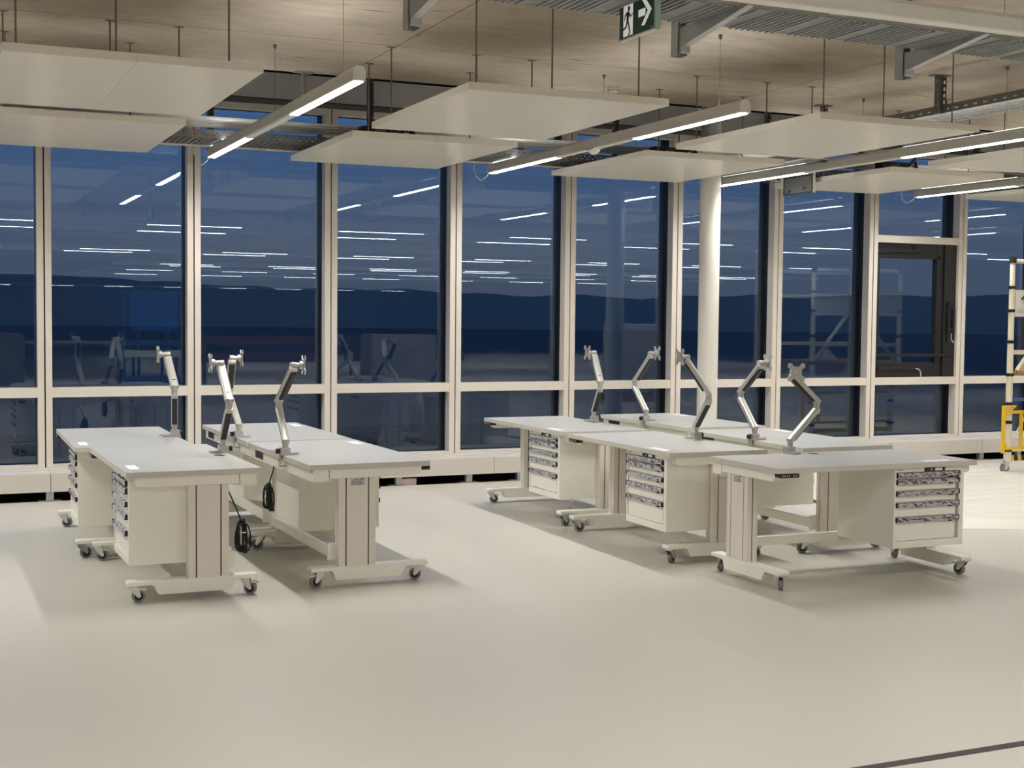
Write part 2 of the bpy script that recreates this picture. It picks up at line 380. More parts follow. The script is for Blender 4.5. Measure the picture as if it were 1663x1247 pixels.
# ------------------------------------------------------------------ workbenches
TL, TD, ZT = 0.735, 0.369, 0.7166
def caster(parent, x, y, rz):
    c = empty('caster', (x, y, 0), rz); c.parent = parent
    f = MB()
    f.box(-0.032, -0.034, 0.094, 0.032, 0.034, 0.098); f.cyl((0, 0, 0.086), (0, 0, 0.095), 0.022, 14)
    for s in (-1, 1):
        f.prism([(-0.022, 0.088), (0.026, 0.088), (0.042, 0.036), (0.030, 0.026), (0.018, 0.034), (-0.016, 0.074)], 'x', s*0.017-0.0015, s*0.017+0.0015)
    f.box(-0.017, -0.022, 0.084, 0.017, 0.028, 0.088)
    f.prism([(0.012, 0.078), (0.070, 0.076), (0.076, 0.066), (0.066, 0.064), (0.020, 0.070)], 'x', -0.012, 0.012)
    f.cyl((-0.021, 0.030, 0.036), (0.021, 0.030, 0.036), 0.006, 8)
    for (dx, dy) in ((-0.026, -0.028), (0.026, -0.028), (-0.026, 0.028), (0.026, 0.028)): f.cyl((dx, dy, 0.088), (dx, dy, 0.0945), 0.005, 6)
    f.build('fork', M['chrome'], c)
    t = MB(); t.cyl((-0.0125, 0.030, 0.036), (0.0125, 0.030, 0.036), 0.036, 28); t.build('wheel', M['tire'], c, 0.003, True)
    h = MB(); h.cyl((-0.0135, 0.030, 0.036), (0.0135, 0.030, 0.036), 0.0235, 20); h.build('wheel_hub', M['rubber'], c, 0, True)
    return c
def make_desk():
    r = empty('workbench')
    box(-TL, -TD, ZT-0.0006, TL, TD, ZT).build('worktop', M['white'], r)
    # worktop: laminate skin over an edge-banded board
    bd = box(-TL, -TD, ZT-0.030, TL, TD, ZT-0.0006).build('edge_band', M['edge'], r)
    for s in (-1, 1):
        c = MB(); cx = s*0.679
        xo, xi = s*0.716, s*0.643
        def bx(ax, ay, bx_, by): c.box(min(ax, bx_), ay, 0.118, max(ax, bx_), by, 0.632)
        bx(s*0.704, -0.024, s*0.655, 0.176)
        bx(s*0.716, -0.036, s*0.704, 0.004); bx(s*0.716, 0.012, s*0.704, 0.140); bx(s*0.716, 0.148, s*0.704, 0.188)
        bx(s*0.655, -0.036, s*0.643, 0.004); bx(s*0.655, 0.012, s*0.643, 0.140); bx(s*0.655, 0.148, s*0.643, 0.188)
        for (y0, y1) in ((-0.036, -0.024), (0.176, 0.188)): bx(s*0.704, y0, s*0.684, y1); bx(s*0.676, y0, s*0.655, y1)
        co = c.build('column', M['alu'], r, 0.0012)
        g = MB(); g.box(min(s*0.7045, s*0.6545), -0.0245, 0.12, max(s*0.7045, s*0.6545), 0.1765, 0.63); g.build('column_groove', M['groove'], co)
        f = MB()
        f.prism([(-0.362, 0.096), (-0.235, 0.096), (-0.222, 0.090), (-0.200, 0.046), (-0.192, 0.040), (0.196, 0.040), (0.206, 0.048), (0.222, 0.090), (0.235, 0.096), (0.350, 0.096), (0.352, 0.100), (0.352, 0.116), (0.347, 0.1185), (-0.358, 0.1185), (-0.364, 0.112)], 'x', cx-0.040, cx+0.040)
        f.build('foot_beam', M['steel'], r, 0.002)
        caster(r, cx+0.005, -0.330, 0.25*s); caster(r, cx-0.002, 0.288, -0.2*s)
        p = MB()
        p.prism([(0.245, ZT-0.030), (-0.318, ZT-0.030), (-0.318, ZT-0.062), (-0.306, ZT-0.078), (-0.290, ZT-0.0835), (0.245, ZT-0.0835)], 'x', min(s*0.722, s*0.640), max(s*0.722, s*0.640))
        p.build('end_bracket', M['steel'], r, 0.003)
        q = MB(); q.box(min(s*0.655, s*0.632), 0.15, 0.150, max(s*0.655, s*0.632), 0.235, 0.245); q.build('crossbar_bracket', M['steel'], r, 0.002)
    box(-0.632, 0.196, 0.165, 0.632, 0.232, 0.222).build('crossbar', M['steel'], r, 0.003)
    d = MB()
    d.box(-0.722, 0.250, ZT-0.100, 0.722, 0.344, ZT-0.0965); d.box(-0.722, 0.340, ZT-0.0965, 0.722, 0.344, ZT-0.032)
    d.box(-0.722, 0.250, ZT-0.0965, 0.722, 0.254, ZT-0.031); d.box(0.716, 0.254, ZT-0.0965, 0.722, 0.340, ZT-0.031); d.box(-0.722, 0.254, ZT-0.0965, -0.716, 0.340, ZT-0.031)
    du = d.build('cable_duct', M['steel'], r)
    k = MB(); k.box(0.42, 0.3405, ZT-0.088, 0.62, 0.347, ZT-0.038)
    so = k.build('power_socket', M['black'], du, 0.002)
    # hanging drawer cabinet
    x0, x1, y0, y1, z0, z1 = 0.121, 0.655, -0.345, 0.190, 0.197, ZT-0.0305
    c = MB()
    c.box(x0, y0, z0, x0+0.014, y1, z1); c.box(x1-0.036, y0, z0, x1, y1, z1); c.box(x0+0.014, y0, z0, x1-0.036, y1, z0+0.043)
    c.box(x0+0.014, y1-0.01, z0+0.043, x1-0.036, y1, z1); c.box(x0+0.014, y0, 0.659, x1-0.036, y1-0.01, z1)
    cab = c.build('cabinet', M['steel'], r, 0.0012)
    lp = MB(); lp.box(0.345, y0-0.006, 0.6605, 0.500, y0, 0.683); lp.build('lock_panel', M['black'], cab, 0.001)
    MB().box(0.424, y0-0.0072, 0.6635, 0.478, y0-0.0058, 0.680).build('label_window', M['paper'], cab)
    MB().box(0.428, y0-0.0076, 0.6712, 0.474, y0-0.0070, 0.6725).build('print_line', M['print'], cab)
    MB().cyl((0.395, y0-0.0085, 0.672), (0.395, y0-0.005, 0.672), 0.006, 12).build('lock_cylinder', M['chrome'], cab)
    text('lettering', 'LISTA', 0.014, M['groove'], cab, Matrix.Translation((0.168, y0-0.0002, 0.672)) @ Matrix.Rotation(PI/2, 4, 'X'))
    for (zt, zb) in ((0.6575, 0.617), (0.615, 0.547), (0.545, 0.477), (0.475, 0.387), (0.385, 0.2425)):
        dr = MB(); dr.box(x0+0.016, y0+0.008, zb, x1-0.056, y0+0.50, zt-0.0015)
        do = dr.build('drawer', M['steel'], r, 0.001)
        h = MB(); h.prism([(y0+0.008, zt-0.002), (y0-0.006, zt-0.003), (y0-0.013, zt-0.011), (y0-0.011, zt-0.028), (y0-0.004, zt-0.031), (y0+0.008, zt-0.031)], 'x', x0+0.018, x1-0.044)
        h.build('handle', M['handle'], do)
        for xx in (x0+0.0145, x1-0.0445): MB().box(xx, y0-0.0135, zt-0.030, xx+0.0045, y0+0.008, zt-0.001).build('handle_cap', M['rubber'], do)
        MB().box(x1-0.115, y0-0.009, zt-0.037, x1-0.092, y0+0.004, zt-0.0305).build('latch', M['rubber'], do)
    # hand switch under the front left corner
    hs = MB(); hs.prism(rounded(0.135, 0.024, 0.011, 4, -0.655, ZT-0.043), 'y', -0.372, -0.318); hs.build('hand_switch', M['black'], r, 0.002, True)
    bt = MB()
    for i in range(6): bt.box(-0.705+i*0.0145+(0.02 if i > 3 else 0), -0.3728, ZT-0.047, -0.699+i*0.0145+(0.02 if i > 3 else 0), -0.3718, ZT-0.039)
    bt.build('switch_button', M['print'], r)
    # sticker on the worktop and cable grommet
    st = MB(); st.box(0.375, -0.325, ZT, 0.575, -0.270, ZT+0.0006); so2 = st.build('sticker', M['paper'], r)
    pr = MB(); pr.cyl((0.505, -0.298, ZT+0.0006), (0.505, -0.298, ZT+0.0010), 0.010, 12); pr.box(0.41, -0.302, ZT+0.0006, 0.47, -0.294, ZT+0.0010); pr.build('print', M['print'], so2)
    MB().cyl((0.0, 0.295, ZT), (0.0, 0.295, ZT+0.0012), 0.033, 24).build('grommet', M['black'], r)
    return r
DESKS = [
 ('L1f', -90-0.75, 0.285, -2.492, 'white workbench at the window end of the leftmost row, drawers facing left'),
 ('L1n', -90+0.91, 0.375, -3.966, 'white workbench at the near end of the leftmost row, cabinet side toward us'),
 ('L2f', 90.46, 1.379, -2.412, 'white workbench of the left block nearest the windows, butted behind the bench with the badge'),
 ('L2n', 90.83, 1.394, -3.929, 'white workbench in the left block with a small badge on its near column'),
 ('R1', -90+0.63, 3.746, -2.392, 'white workbench of the right block nearest the windows, five drawers facing left'),
 ('R2', -90.13, 3.736, -4.005, 'white workbench in the middle of the right block, five drawers facing left'),
 ('R3', -0.17, 4.241, -5.345, 'white workbench at the front of the right block, drawers facing the viewer'),
 ('R4', 90-0.5, 4.865, -2.35, 'white workbench at the back of the right block nearest the round column'),
 ('R5', 90-0.61, 4.765, -4.007, 'white workbench behind the front one in the right block, its back turned to us'),
]
proto = make_desk(); DK = {}
for i, (n, rz, x, y, lab) in enumerate(DESKS):
    o = proto if i == 0 else copy_tree(proto)
    o.location = (x, y, 0); o.rotation_euler = (0, 0, math.radians(rz))
    tag(o, lab, 'workbench', 'workbenches on casters'); DK[n] = o
    for j, ch in enumerate([c for c in o.children if c.name.startswith('caster')]):
        ch.rotation_euler.z += random.uniform(-0.35, 0.35)
def desk_pt(n, x, y, z):
    d = [k for k in DESKS if k[0] == n][0]; t = math.radians(d[1])
    return Vector((d[2]+x*math.cos(t)-y*math.sin(t), d[3]+x*math.sin(t)+y*math.cos(t), z))
def badge(n, side):
    bd = MB(); xo = side*0.7165
    bd.box(min(xo, xo+side*0.001), 0.035, 0.592, max(xo, xo+side*0.001), 0.118, 0.628)
    o = bd.build('badge', M['badgelt'], DK[n])
    q = MB(); xx = xo+side*0.0012
    for (ya, yb, za, zb) in ((0.035, 0.118, 0.592, 0.596), (0.035, 0.060, 0.622, 0.628)): q.box(min(xx, xx+side*0.0004), ya, za, max(xx, xx+side*0.0004), yb, zb)
    q.build('badge_print', M['badge'], o)
    R = Matrix.Translation((xo+side*0.0014, 0.0765, 0.610)) @ (Matrix.Rotation(PI/2 if side > 0 else -PI/2, 4, 'Z') @ Matrix.Rotation(PI/2, 4, 'X'))
    text('lettering', 'n\u0307Tec', 0.032, M['badge'], o, R)
badge('L2n', -1); badge('R3', -1)

# coiled power cables hanging at the backs
def coil(name, desk, lx, ly, ztop, zbot, src, label, w=0.045):
    c = desk_pt(desk, lx, ly, 0); t = empty(name, (c.x, c.y, zbot))
    tag(t, label, 'cable', 'coiled black power cables')
    b = MB(); H = ztop-zbot
    for k in range(11):
        ww = w*random.uniform(0.35, 1.0); h0 = random.uniform(0, 0.035); h1 = H-random.uniform(0, 0.03); ox = random.uniform(-0.012, 0.012); oy = random.uniform(-0.018, 0.018)
        pts = []; ph = random.uniform(0, PI)
        for i in range(28):
            a = 2*PI*i/28; s_ = math.copysign(abs(math.cos(a))**0.7, math.cos(a)); v = math.sin(a)
            rr = ww*s_*(1-0.2*v); pts.append((ox+rr*math.cos(ph)+random.uniform(-0.002, 0.002), oy+rr*math.sin(ph), (h0+h1)/2+(h1-h0)/2*math.copysign(abs(v)**0.8, v)))
        b.tube(pts, 0.0046, 6, True)
    b.build('cable_loop', M['rubber'], t, 0, True)
    p = desk_pt(desk, *src)-Vector((c.x, c.y, zbot)); e0 = Vector((0, 0.01, H-0.02))
    MB().tube([p, p.lerp(e0, 0.3)+Vector((0, 0, -0.01)), p.lerp(e0, 0.7), e0], 0.0046, 6).build('cable_lead', M['rubber'], t, 0, True)
    k = MB(); k.cyl((0.01, -0.04, 0.0), (0.01, -0.04, 0.05), 0.014, 10); k.build('plug', M['rubber'], t, 0.002, True)
    MB().tube([(0.018*math.cos(a), w*0.95*math.sin(a), H*0.62) for a in [2*PI*i/16 for i in range(16)]], 0.003, 5, True).build('cable_tie', M['paper'] if desk == 'L1n' else M['rubber'], t)
coil('power_cable', 'L2n', 0.075, 0.395, 0.520, 0.350, (0.30, 0.30, ZT-0.098), 'black coiled power cable hanging behind the bench with the badge')
coil('power_cable', 'L1n', 0.075, 0.415, 0.330, 0.130, (0.02, 0.30, ZT-0.098), 'black coiled power cable hanging low behind the leftmost near bench')

# ------------------------------------------------------------------ monitor arms
def ray(px, py):
    return (CR*(px-831.5)/FPX + CU*(623.5-py)/FPX + CF)
def along(prev, px, py, L, near):
    """point on the sight line at distance L from prev: picks the nearer or the farther solution"""
    d = ray(px, py); C = Vector(CAM); o = C-prev
    a = d.dot(d); bb = 2*o.dot(d); cc = o.dot(o)-L*L; disc = bb*bb-4*a*cc
    t = -bb/(2*a)
    if disc > 0: t += (-1 if near else 1)*math.sqrt(disc)/(2*a)
    return C+d*t
def beam(p0, p1, w, h, up, name, m, parent, over=0.0, bev=0.004, off=0.0):
    d = (p1-p0); L = d.length; d.normalize(); s = d.cross(up).normalized(); u = s.cross(d)
    R = Matrix(((d.x, s.x, u.x, p0.x), (d.y, s.y, u.y, p0.y), (d.z, s.z, u.z, p0.z), (0, 0, 0, 1)))
    b = MB(); b.prism(rounded(w, h, min(w, h)*0.35, 3, 0, off), 'x', -over, L+over, R)
    return b.build(name, m, parent, 0, True)
def monitor_arm(base, foot_dir, elbow_px, head_px, plate_n, near_low, near_up, label, plate_px=None):
    base = Vector(base); t = empty('monitor_arm', base)
    tag(t, label, 'monitor arm', 'silver monitor arms clamped to the benches')
    fd = Vector((*foot_dir, 0)).normalized(); sd = Vector((-fd.y, fd.x, 0))
    def L(p): return p-base
    R = Matrix(((fd.x, sd.x, 0, 0), (fd.y, sd.y, 0, 0), (0, 0, 1, 0), (0, 0, 0, 1)))
    b = MB(); b.prism(rounded(0.115, 0.062, 0.010, 3, 0.022, 0), 'z', 0.0, 0.016, R); b.build('base_plate', M['silver'], t, 0.003, True)
    b = MB(); b.prism(rounded(0.062, 0.055, 0.008, 3, -0.004, 0), 'z', 0.016, 0.046, R); b.box(-0.040, -0.018, -0.072, -0.032, 0.018, 0.016, R); b.box(-0.034, -0.018, -0.072, 0.010, 0.018, -0.066, R)
    b.build('clamp', M['silver'], t, 0.003)
    MB().box(-0.060, -0.011, 0.010, -0.036, 0.011, 0.040, R).build('clamp_knob', M['black'], t, 0.004)
    p0 = Vector((0, 0, 0.046)); p1 = Vector((0, 0, 0.086))
    e = along(base+p1, elbow_px[0], elbow_px[1], 0.315, near_low)-base
    h = along(base+e+Vector((0, 0, 0.05)), head_px[0], head_px[1], 0.255, near_up)-base
    b = MB(); b.cyl(p0, p1+Vector((0, 0, 0.012)), 0.019, 20); b.build('post', M['silver'], t, 0.002, True)
    up = Vector((0, 0, 1))
    e0 = e-Vector((0, 0, 0.012))
    beam(p1, e0, 0.046, 0.040, up, 'lower_arm', M['silver'], t, 0.010)
    d = (e0-p1).normalized(); s = d.cross(up).normalized(); u = s.cross(d)
    beam(p1+d*0.025-u*0.017, e0-d*0.03-u*0.017, 0.036, 0.018, up, 'cable_cover', M['darkarm'], t)
    b = MB(); b.cyl(e-Vector((0, 0, 0.038)), e+Vector((0, 0, 0.004)), 0.021, 20); b.cyl(e+Vector((0, 0, 0.0055)), e+Vector((0, 0, 0.045)), 0.021, 20); b.build('elbow_joint', M['silver'], t, 0.002, True)
    p2 = e+Vector((0, 0, 0.042))
    beam(p2, h, 0.056, 0.036, up, 'upper_arm', M['silver'], t, 0.012)
    d = (h-p2).normalized(); s = d.cross(up).normalized(); u = s.cross(d)
    beam(p2+d*0.032-u*0.018, h-d*0.010-u*0.018, 0.043, 0.026, up, 'gas_spring_cover', M['darkarm'], t)
    pc = Vector(plate_n).normalized(); hz = h+Vector((0, 0, 0.028))
    b = MB(); b.cyl(h-s*0.022, h+s*0.022, 0.020, 16); b.cyl(h, hz, 0.016, 14); b.cyl(hz-s*0.017, hz+s*0.017, 0.018, 16)
    b.build('tilt_joint', M['silver'], t, 0.002, True)
    v = hz+pc*0.062
    b = MB(); b.cyl(hz, v, 0.015, 14); b.cyl(v-pc*0.022, v, 0.024, 18); b.build('head', M['silver'], t, 0.001, True)
    a1 = up.cross(pc).normalized(); q = 0.055; i = 0.030
    poly = [(-q, -q), (-q+0.022, -q-0.004), (-i*0.6, -i-0.006), (i*0.6, -i-0.006), (q-0.022, -q-0.004), (q, -q), (q+0.004, -q+0.022), (i+0.006, -i*0.6), (i+0.006, i*0.6), (q+0.004, q-0.022), (q, q), (q-0.022, q+0.004), (i*0.6, i+0.006), (-i*0.6, i+0.006), (-q+0.022, q+0.004), (-q, q), (-q-0.004, q-0.022), (-i-0.006, i*0.6), (-i-0.006, -i*0.6), (-q-0.004, -q+0.022)]
    R2 = Matrix(((a1.x, up.x, pc.x, v.x), (a1.y, up.y, pc.y, v.y), (a1.z, up.z, pc.z, v.z), (0, 0, 0, 1)))
    b = MB(); b.prism(poly, 'z', 0.0, 0.005, R2); pl = b.build('mounting_plate', M['silver'], t, 0.001)
    b = MB()
    for (xx, yy) in ((q-0.01, q-0.01), (-q+0.01, q-0.01), (q-0.01, -q+0.01), (-q+0.01, -q+0.01)): b.cyl(R2 @ Vector((xx, yy, 0.004)), R2 @ Vector((xx, yy, 0.0075)), 0.006, 10)
    b.prism(rounded(0.012, 0.024, 0.005, 3), 'z', 0.004, 0.0062, R2); b.build('plate_screw', M['chrome'], pl)
    b = MB(); mid = p2+d*0.045; b.prism(rounded(0.022, 0.006, 0.0025, 2), 'x', -0.003, 0.003, Matrix(((d.x, s.x, u.x, (mid+u*0.0172).x), (d.y, s.y, u.y, (mid+u*0.0172).y), (d.z, s.z, u.z, (mid+u*0.0172).z), (0, 0, 0, 1)))); b.build('adjuster_slot', M['black'], t)
    return t
def backedge(n, lx): return desk_pt(n, lx, TD-0.022, ZT)
def front_of(n):
    d = [k for k in DESKS if k[0] == n][0]; t = math.radians(d[1]); return (math.sin(t), -math.cos(t))
LEFT, RIGHT, FRONT = (-1, 0.02, 0), (1, -0.05, 0), (-0.30, -0.95, 0)
ARMS = [
 ('L1f', 0.132, (283.5, 637), (272, 582), LEFT, True, False, 'silver monitor arm leftmost of all, at the far end of the left row'),
 ('L1n', -0.151, (372, 660), (359, 597), LEFT, True, False, 'silver monitor arm on the near left bench, plate facing left'),
 ('L2f', -0.418, (373, 640), (377, 588), RIGHT, False, True, 'silver monitor arm half hidden behind the near left one, plate facing right'),
 ('L2n', -0.136, (453, 661), (476, 600), RIGHT, False, True, 'silver monitor arm on the badge bench, plate facing right'),
 ('R1', -0.108, (975, 628), (965, 578), LEFT, True, False, 'silver monitor arm at the far left of the right block, before the window mullion'),
 ('R4', -0.049, (1031, 627), (1056, 579), RIGHT, False, True, 'silver monitor arm second from the left in the right block, plate facing right'),
 ('R2', -0.125, (1151, 648), (1117, 586), LEFT, True, False, 'silver monitor arm in front of the white column'),
 ('R5', -0.124, (1203, 645), (1234, 595), RIGHT, False, True, 'silver monitor arm right of the white column, plate edge-on to the right'),
 ('R3', -0.146, (1326, 662), (1288, 611), FRONT, False, True, 'silver monitor arm with its square plate facing the viewer'),
]
for (n, lx, epx, hpx, pn, nl, nu, lab) in ARMS: monitor_arm(backedge(n, lx), front_of(n), epx, hpx, pn, nl, nu, lab)

# ------------------------------------------------------------------ hung ceiling panels
ZP0, ZP1, ZC = 2.900, 2.945, 3.46
def panel(x0, y0, x1, y1, label, near_rods, far_rods):
    t = empty('ceiling_panel', ((x0+x1)/2, (y0+y1)/2, ZP0)); tag(t, label, 'ceiling panel', 'white panels hung below the ceiling')
    hx, hy = (x1-x0)/2, (y1-y0)/2
    b = MB(); b.box(-hx, -hy, 0, -0.0008, hy, ZP1-ZP0); b.box(0.0008, -hy, 0, hx, hy, ZP1-ZP0); b.build('board', M['panel'], t)
    for (dy, xs) in ((-hy+0.08, near_rods), (hy-0.12, far_rods)):
        for dx in xs:
            r = MB(); r.cyl((dx, dy, ZP1-ZP0), (dx, dy, ZC-ZP0), 0.0055, 6); r.cyl((dx, dy, ZP1-ZP0), (dx, dy, ZP1-ZP0+0.012), 0.014, 8); r.box(dx-0.03, dy-0.012, ZC-ZP0-0.004, dx+0.03, dy+0.012, ZC-ZP0)
            r.build('hanger_rod', M['rod'], t)
PX = [(-3.10, -1.75), (-0.59, 0.755), (1.972, 3.320), (4.472, 5.835), (6.985, 8.290), (9.480, 10.80)]
NA = ['out past the left edge', 'at the upper left corner', 'left of the second lamp', 'between the second and third lamps', 'right of the third lamp', 'at the right edge']
for i, (a, c) in enumerate(PX):
    if i > 0: panel(a, -4.735, c, -2.885, 'white ceiling panel, front row, %s' % NA[i], (-0.60, -0.10, 0.50), (-0.57, 0.08, 0.52))
    if i > 0: panel(a, -2.415, c, -0.615, 'white ceiling panel, window row, %s' % NA[i], (-0.52, 0.30), ())

# ------------------------------------------------------------------ lamps
PROF = [(-0.033, 0.0), (0.033, 0.0), (0.037, 0.006), (0.037, 0.062), (0.020, 0.083), (-0.020, 0.083), (-0.037, 0.062), (-0.037, 0.006)]
ZL = 2.905
def section_light(parent, x, y, along_x, dim=1.0):
    l = bpy.data.lights.new('section_light', 'AREA'); l.shape = 'RECTANGLE'; l.size = 1.40; l.size_y = 0.05
    l.energy = LAMP_WATTS*dim; l.color = (1.0, 0.98, 0.94); l.spread = LAMP_SPREAD
    o = bpy.data.objects.new('section_light', l); COL.objects.link(o); o.parent = parent
    o.location = (x, y, -0.010); o.rotation_euler = (0, 0, 0 if along_x else PI/2)
def lamp_y(x, y0, y1, lit, label, wires, sensor=None, cord=True):
    t = empty('linear_lamp', (x, y0, ZL)); tag(t, label, 'lamp', 'linear lamps hung towards the windows')
    MB().prism(PROF, 'y', 0.012, y1-y0-0.012).build('housing', M['lamp'], t)
    for (a, c) in ((0.0, 0.012), (y1-y0-0.012, y1-y0)): MB().prism(PROF, 'y', a, c).build('end_cap', M['lampwhite'], t, 0.001)
    prev = 0.015
    for (a, c) in lit:
        MB().box(-0.027, a-y0, -0.006, 0.027, c-y0, -0.0005).build('diffuser', M['glow'], t)
        section_light(t, 0, (a+c)/2-y0, False)
        MB().box(-0.012, a-y0, 0.0832, 0.012, c-y0, 0.0850).build('uplight_diffuser', M['uplight'], t)
    for (a, c) in zip([l[1] for l in lit[:-1]], [l[0] for l in lit[1:]]):
        MB().box(-0.027, a-y0+0.04, -0.004, 0.027, c-y0-0.04, -0.0005).build('blank_cover', M['lampwhite'], t)
        for q in (a, c-0.04): MB().box(-0.030, q-y0, -0.007, 0.030, q-y0+0.04, -0.0005).build('joint_clip', M['lampwhite'], t)
    for w in wires:
        b = MB(); b.cyl((0, w-y0, 0.083), (0, w-y0, ZC-ZL-0.03), 0.0016, 5); b.cyl((0, w-y0, ZC-ZL-0.03), (0, w-y0, ZC-ZL), 0.008, 8, 0.015); b.build('suspension_wire', M['rod'], t)
    if sensor is not None:
        b = MB(); b.box(-0.036, sensor-y0-0.07, -0.010, 0.036, sensor-y0+0.07, -0.0005); b.cyl((0, sensor-y0, -0.010), (0, sensor-y0, -0.026), 0.052, 24, 0.046); b.cyl((0, sensor-y0, -0.026), (0, sensor-y0, -0.044), 0.040, 24, 0.020); b.build('motion_sensor', M['lampwhite'], t, 0, True)
    if cord:
        MB().tube([(-0.01, y1-y0-0.005, 0.02), (-0.03, y1-y0+0.03, -0.03), (-0.07, y1-y0+0.08, -0.065), (-0.11, y1-y0+0.10, -0.02), (-0.13, y1-y0+0.10, 0.06), (-0.12, y1-y0+0.05, 0.16)], 0.005, 6).build('cord', M['cable'], t, 0, True)
LX = [-3.70, -1.19, 1.315, 3.915, 6.415, 8.935, 11.45, 13.95]
LN = ['beyond the left edge, farthest', 'just beyond the left edge', 'leftmost in view, between the first panels', 'second from the left, with a motion sensor', 'third from the left, beside the cable tray', 'fourth from the left', 'beyond the right edge', 'farthest beyond the right edge']
for i, x in enumerate(LX):
    lamp_y(x, -4.70, -0.47, [(-4.675, -3.25), (-1.93, -0.50)], 'grey linear lamp running towards the windows, %s' % LN[i], (-4.38, -2.72), -2.56 if i == 3 else None)

def lamp_x(y, x0, x1, starts, label, grp, unlit=False):
    t = empty('ceiling_lamp', (x0, y, ZL)); tag(t, label, 'lamp', grp)
    MB().prism(PROF, 'x', 0, x1-x0).build('housing', M['lampwhite'], t)
    for a in starts:
        if x0 < a and a+1.45 < x1:
            MB().box(a-x0, -0.027, -0.006, a-x0+1.43, 0.027, -0.0005).build('diffuser', M['glow'], t)
            section_light(t, a-x0+0.715, 0, True, 0.62 if y > -12 else 0.9)
    b = MB()
    x = x0+0.6
    while x < x1: b.cyl((x-x0, 0, 0.083), (x-x0, 0, ZC-ZL), 0.0016, 5); x += 3.0
    b.build('suspension_wire', M['rod'], t)
lamp_x(-7.28, -6.0, 16.0, [], 'white unlit trunking in front of the wide cable tray at upper right', 'lamp lines across the hall')
ROWS = [(-8.45, 5.20-15, -10, 22), (-10.15, 5.30-15, -10, 22), (-17.2, 2.15-12, -10, 24), (-18.4, 1.95-12, -10, 24), (-25.2, 5.1, 4, 27), (-26.6, 5.6, 4, 27), (-31.0, 5.0, 4, 27), (-36.0, 5.3, 4, 27), (-60.0, 1.9-12, -10, 27)]
for i, (y, s0, xa, xb) in enumerate(ROWS):
    lamp_x(y, xa, xb, [s0+3.0*k for k in range(13)], 'lit lamp line across the hall %s, mirrored in the glass' % ['just ahead of the viewer', 'just behind the first one', 'third from the windows', 'fourth from the windows', 'fifth from the windows', 'sixth from the windows', 'seventh from the windows', 'eighth from the windows', 'last before the rear wall'][i], 'lamp lines across the hall')

# ------------------------------------------------------------------ cable trays, pipes and supports
def holes_strip(b, x0, x1, z0, z1, y, th, pitch=0.05):
    """thin wall in the xz plane with two staggered rows of slots left open"""
    h = z1-z0; rows = [z0, z0+h*0.28, z0+h*0.40, z0+h*0.62, z0+h*0.74, z1]
    for (a, c) in ((0, 1), (2, 3), (4, 5)): b.box(x0, y, rows[a], x1, y+th, rows[c])
    x = x0; k = 0
    while x < x1:
        xe = min(x+pitch*0.62, x1)
        b.box(x, y, rows[1], xe, y+th, rows[2]); xs = min(x+pitch*0.5, x1); xf = min(xs+pitch*0.62, x1)
        if xf > xs: b.box(xs, y, rows[3], xf, y+th, rows[4])
        x += pitch
def tray_x(name, label, x0, x1, y0, y1, z, wall, m, pitch, rung=0.022, holes=True, ribs=None):
    t = empty(name, (x0, y0, z)); tag(t, label, 'cable tray'); L = x1-x0; D = y1-y0
    b = MB()
    if holes: holes_strip(b, 0, L, 0, wall, 0, 0.003, 0.055)
    else: b.box(0, 0, 0, L, 0.003, wall)
    b.build('near_wall', m, t)
    b = MB()
    if holes: holes_strip(b, 0, L, 0, wall, D-0.003, 0.003, 0.055)
    else: b.box(0, D-0.003, 0, L, D, wall)
    b.build('far_wall', m, t)
    b = MB(); b.box(0, 0, -0.003, L, 0.03, 0.0); b.box(0, D-0.03, -0.003, L, D, 0.0)
    if ribs:
        b.box(0, 0.03, -0.002, L, D-0.03, 0.0); bo = b.build('bottom', ribs, t); x = 0.01; k = 0; b = MB()
        while x < L-0.03:
            if k % 10 < 8: b.box(x, 0.006, -0.011, x+0.007, D-0.006, -0.002)
            x += pitch; k += 1
        b.build('rib', m, bo)
    else:
        x = 0.01
        while x < L-0.03:
            b.box(x, 0.03, -0.003, x+pitch-rung, D-0.03, 0.0); x += pitch
        b.build('slotted_bottom', m, t)
    return t
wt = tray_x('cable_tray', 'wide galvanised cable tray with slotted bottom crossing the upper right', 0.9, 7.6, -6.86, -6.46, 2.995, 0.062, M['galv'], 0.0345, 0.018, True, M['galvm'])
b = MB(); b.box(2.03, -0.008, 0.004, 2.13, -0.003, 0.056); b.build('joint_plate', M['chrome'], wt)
def bracket(x, label):
    t = empty('tray_bracket', (x, -6.34, 2.86)); tag(t, label, 'bracket', 'brackets under the wide cable tray')
    b = MB(); b.box(-0.028, -0.008, 0.0, -0.024, 0.055, 0.60); b.box(0.024, -0.008, 0.0, 0.028, 0.055, 0.60); b.box(-0.024, 0.051, 0.0, 0.024, 0.055, 0.60); b.build('post', M['galv'], t)
    b = MB(); b.prism([(-0.008, 0.132), (-0.600, 0.132), (-0.600, 0.122), (-0.008, 0.035)], 'x', -0.020, -0.016); b.prism([(-0.008, 0.035), (-0.600, 0.122), (-0.600, 0.126), (-0.008, 0.039)], 'x', -0.016, 0.020); b.build('cantilever', M['galv'], t)
    b = MB(); b.box(-0.020, -0.030, 0.010, 0.032, -0.008, 0.045); b.build('end_plate', M['chrome'], t, 0.002)
for x, l in ((1.05, 'galvanised bracket under the wide tray, leftmost, at the top edge'), (2.445, 'galvanised bracket under the wide tray, right of the exit sign'), (3.825, 'galvanised bracket under the wide tray, rightmost of the three')): bracket(x, l)

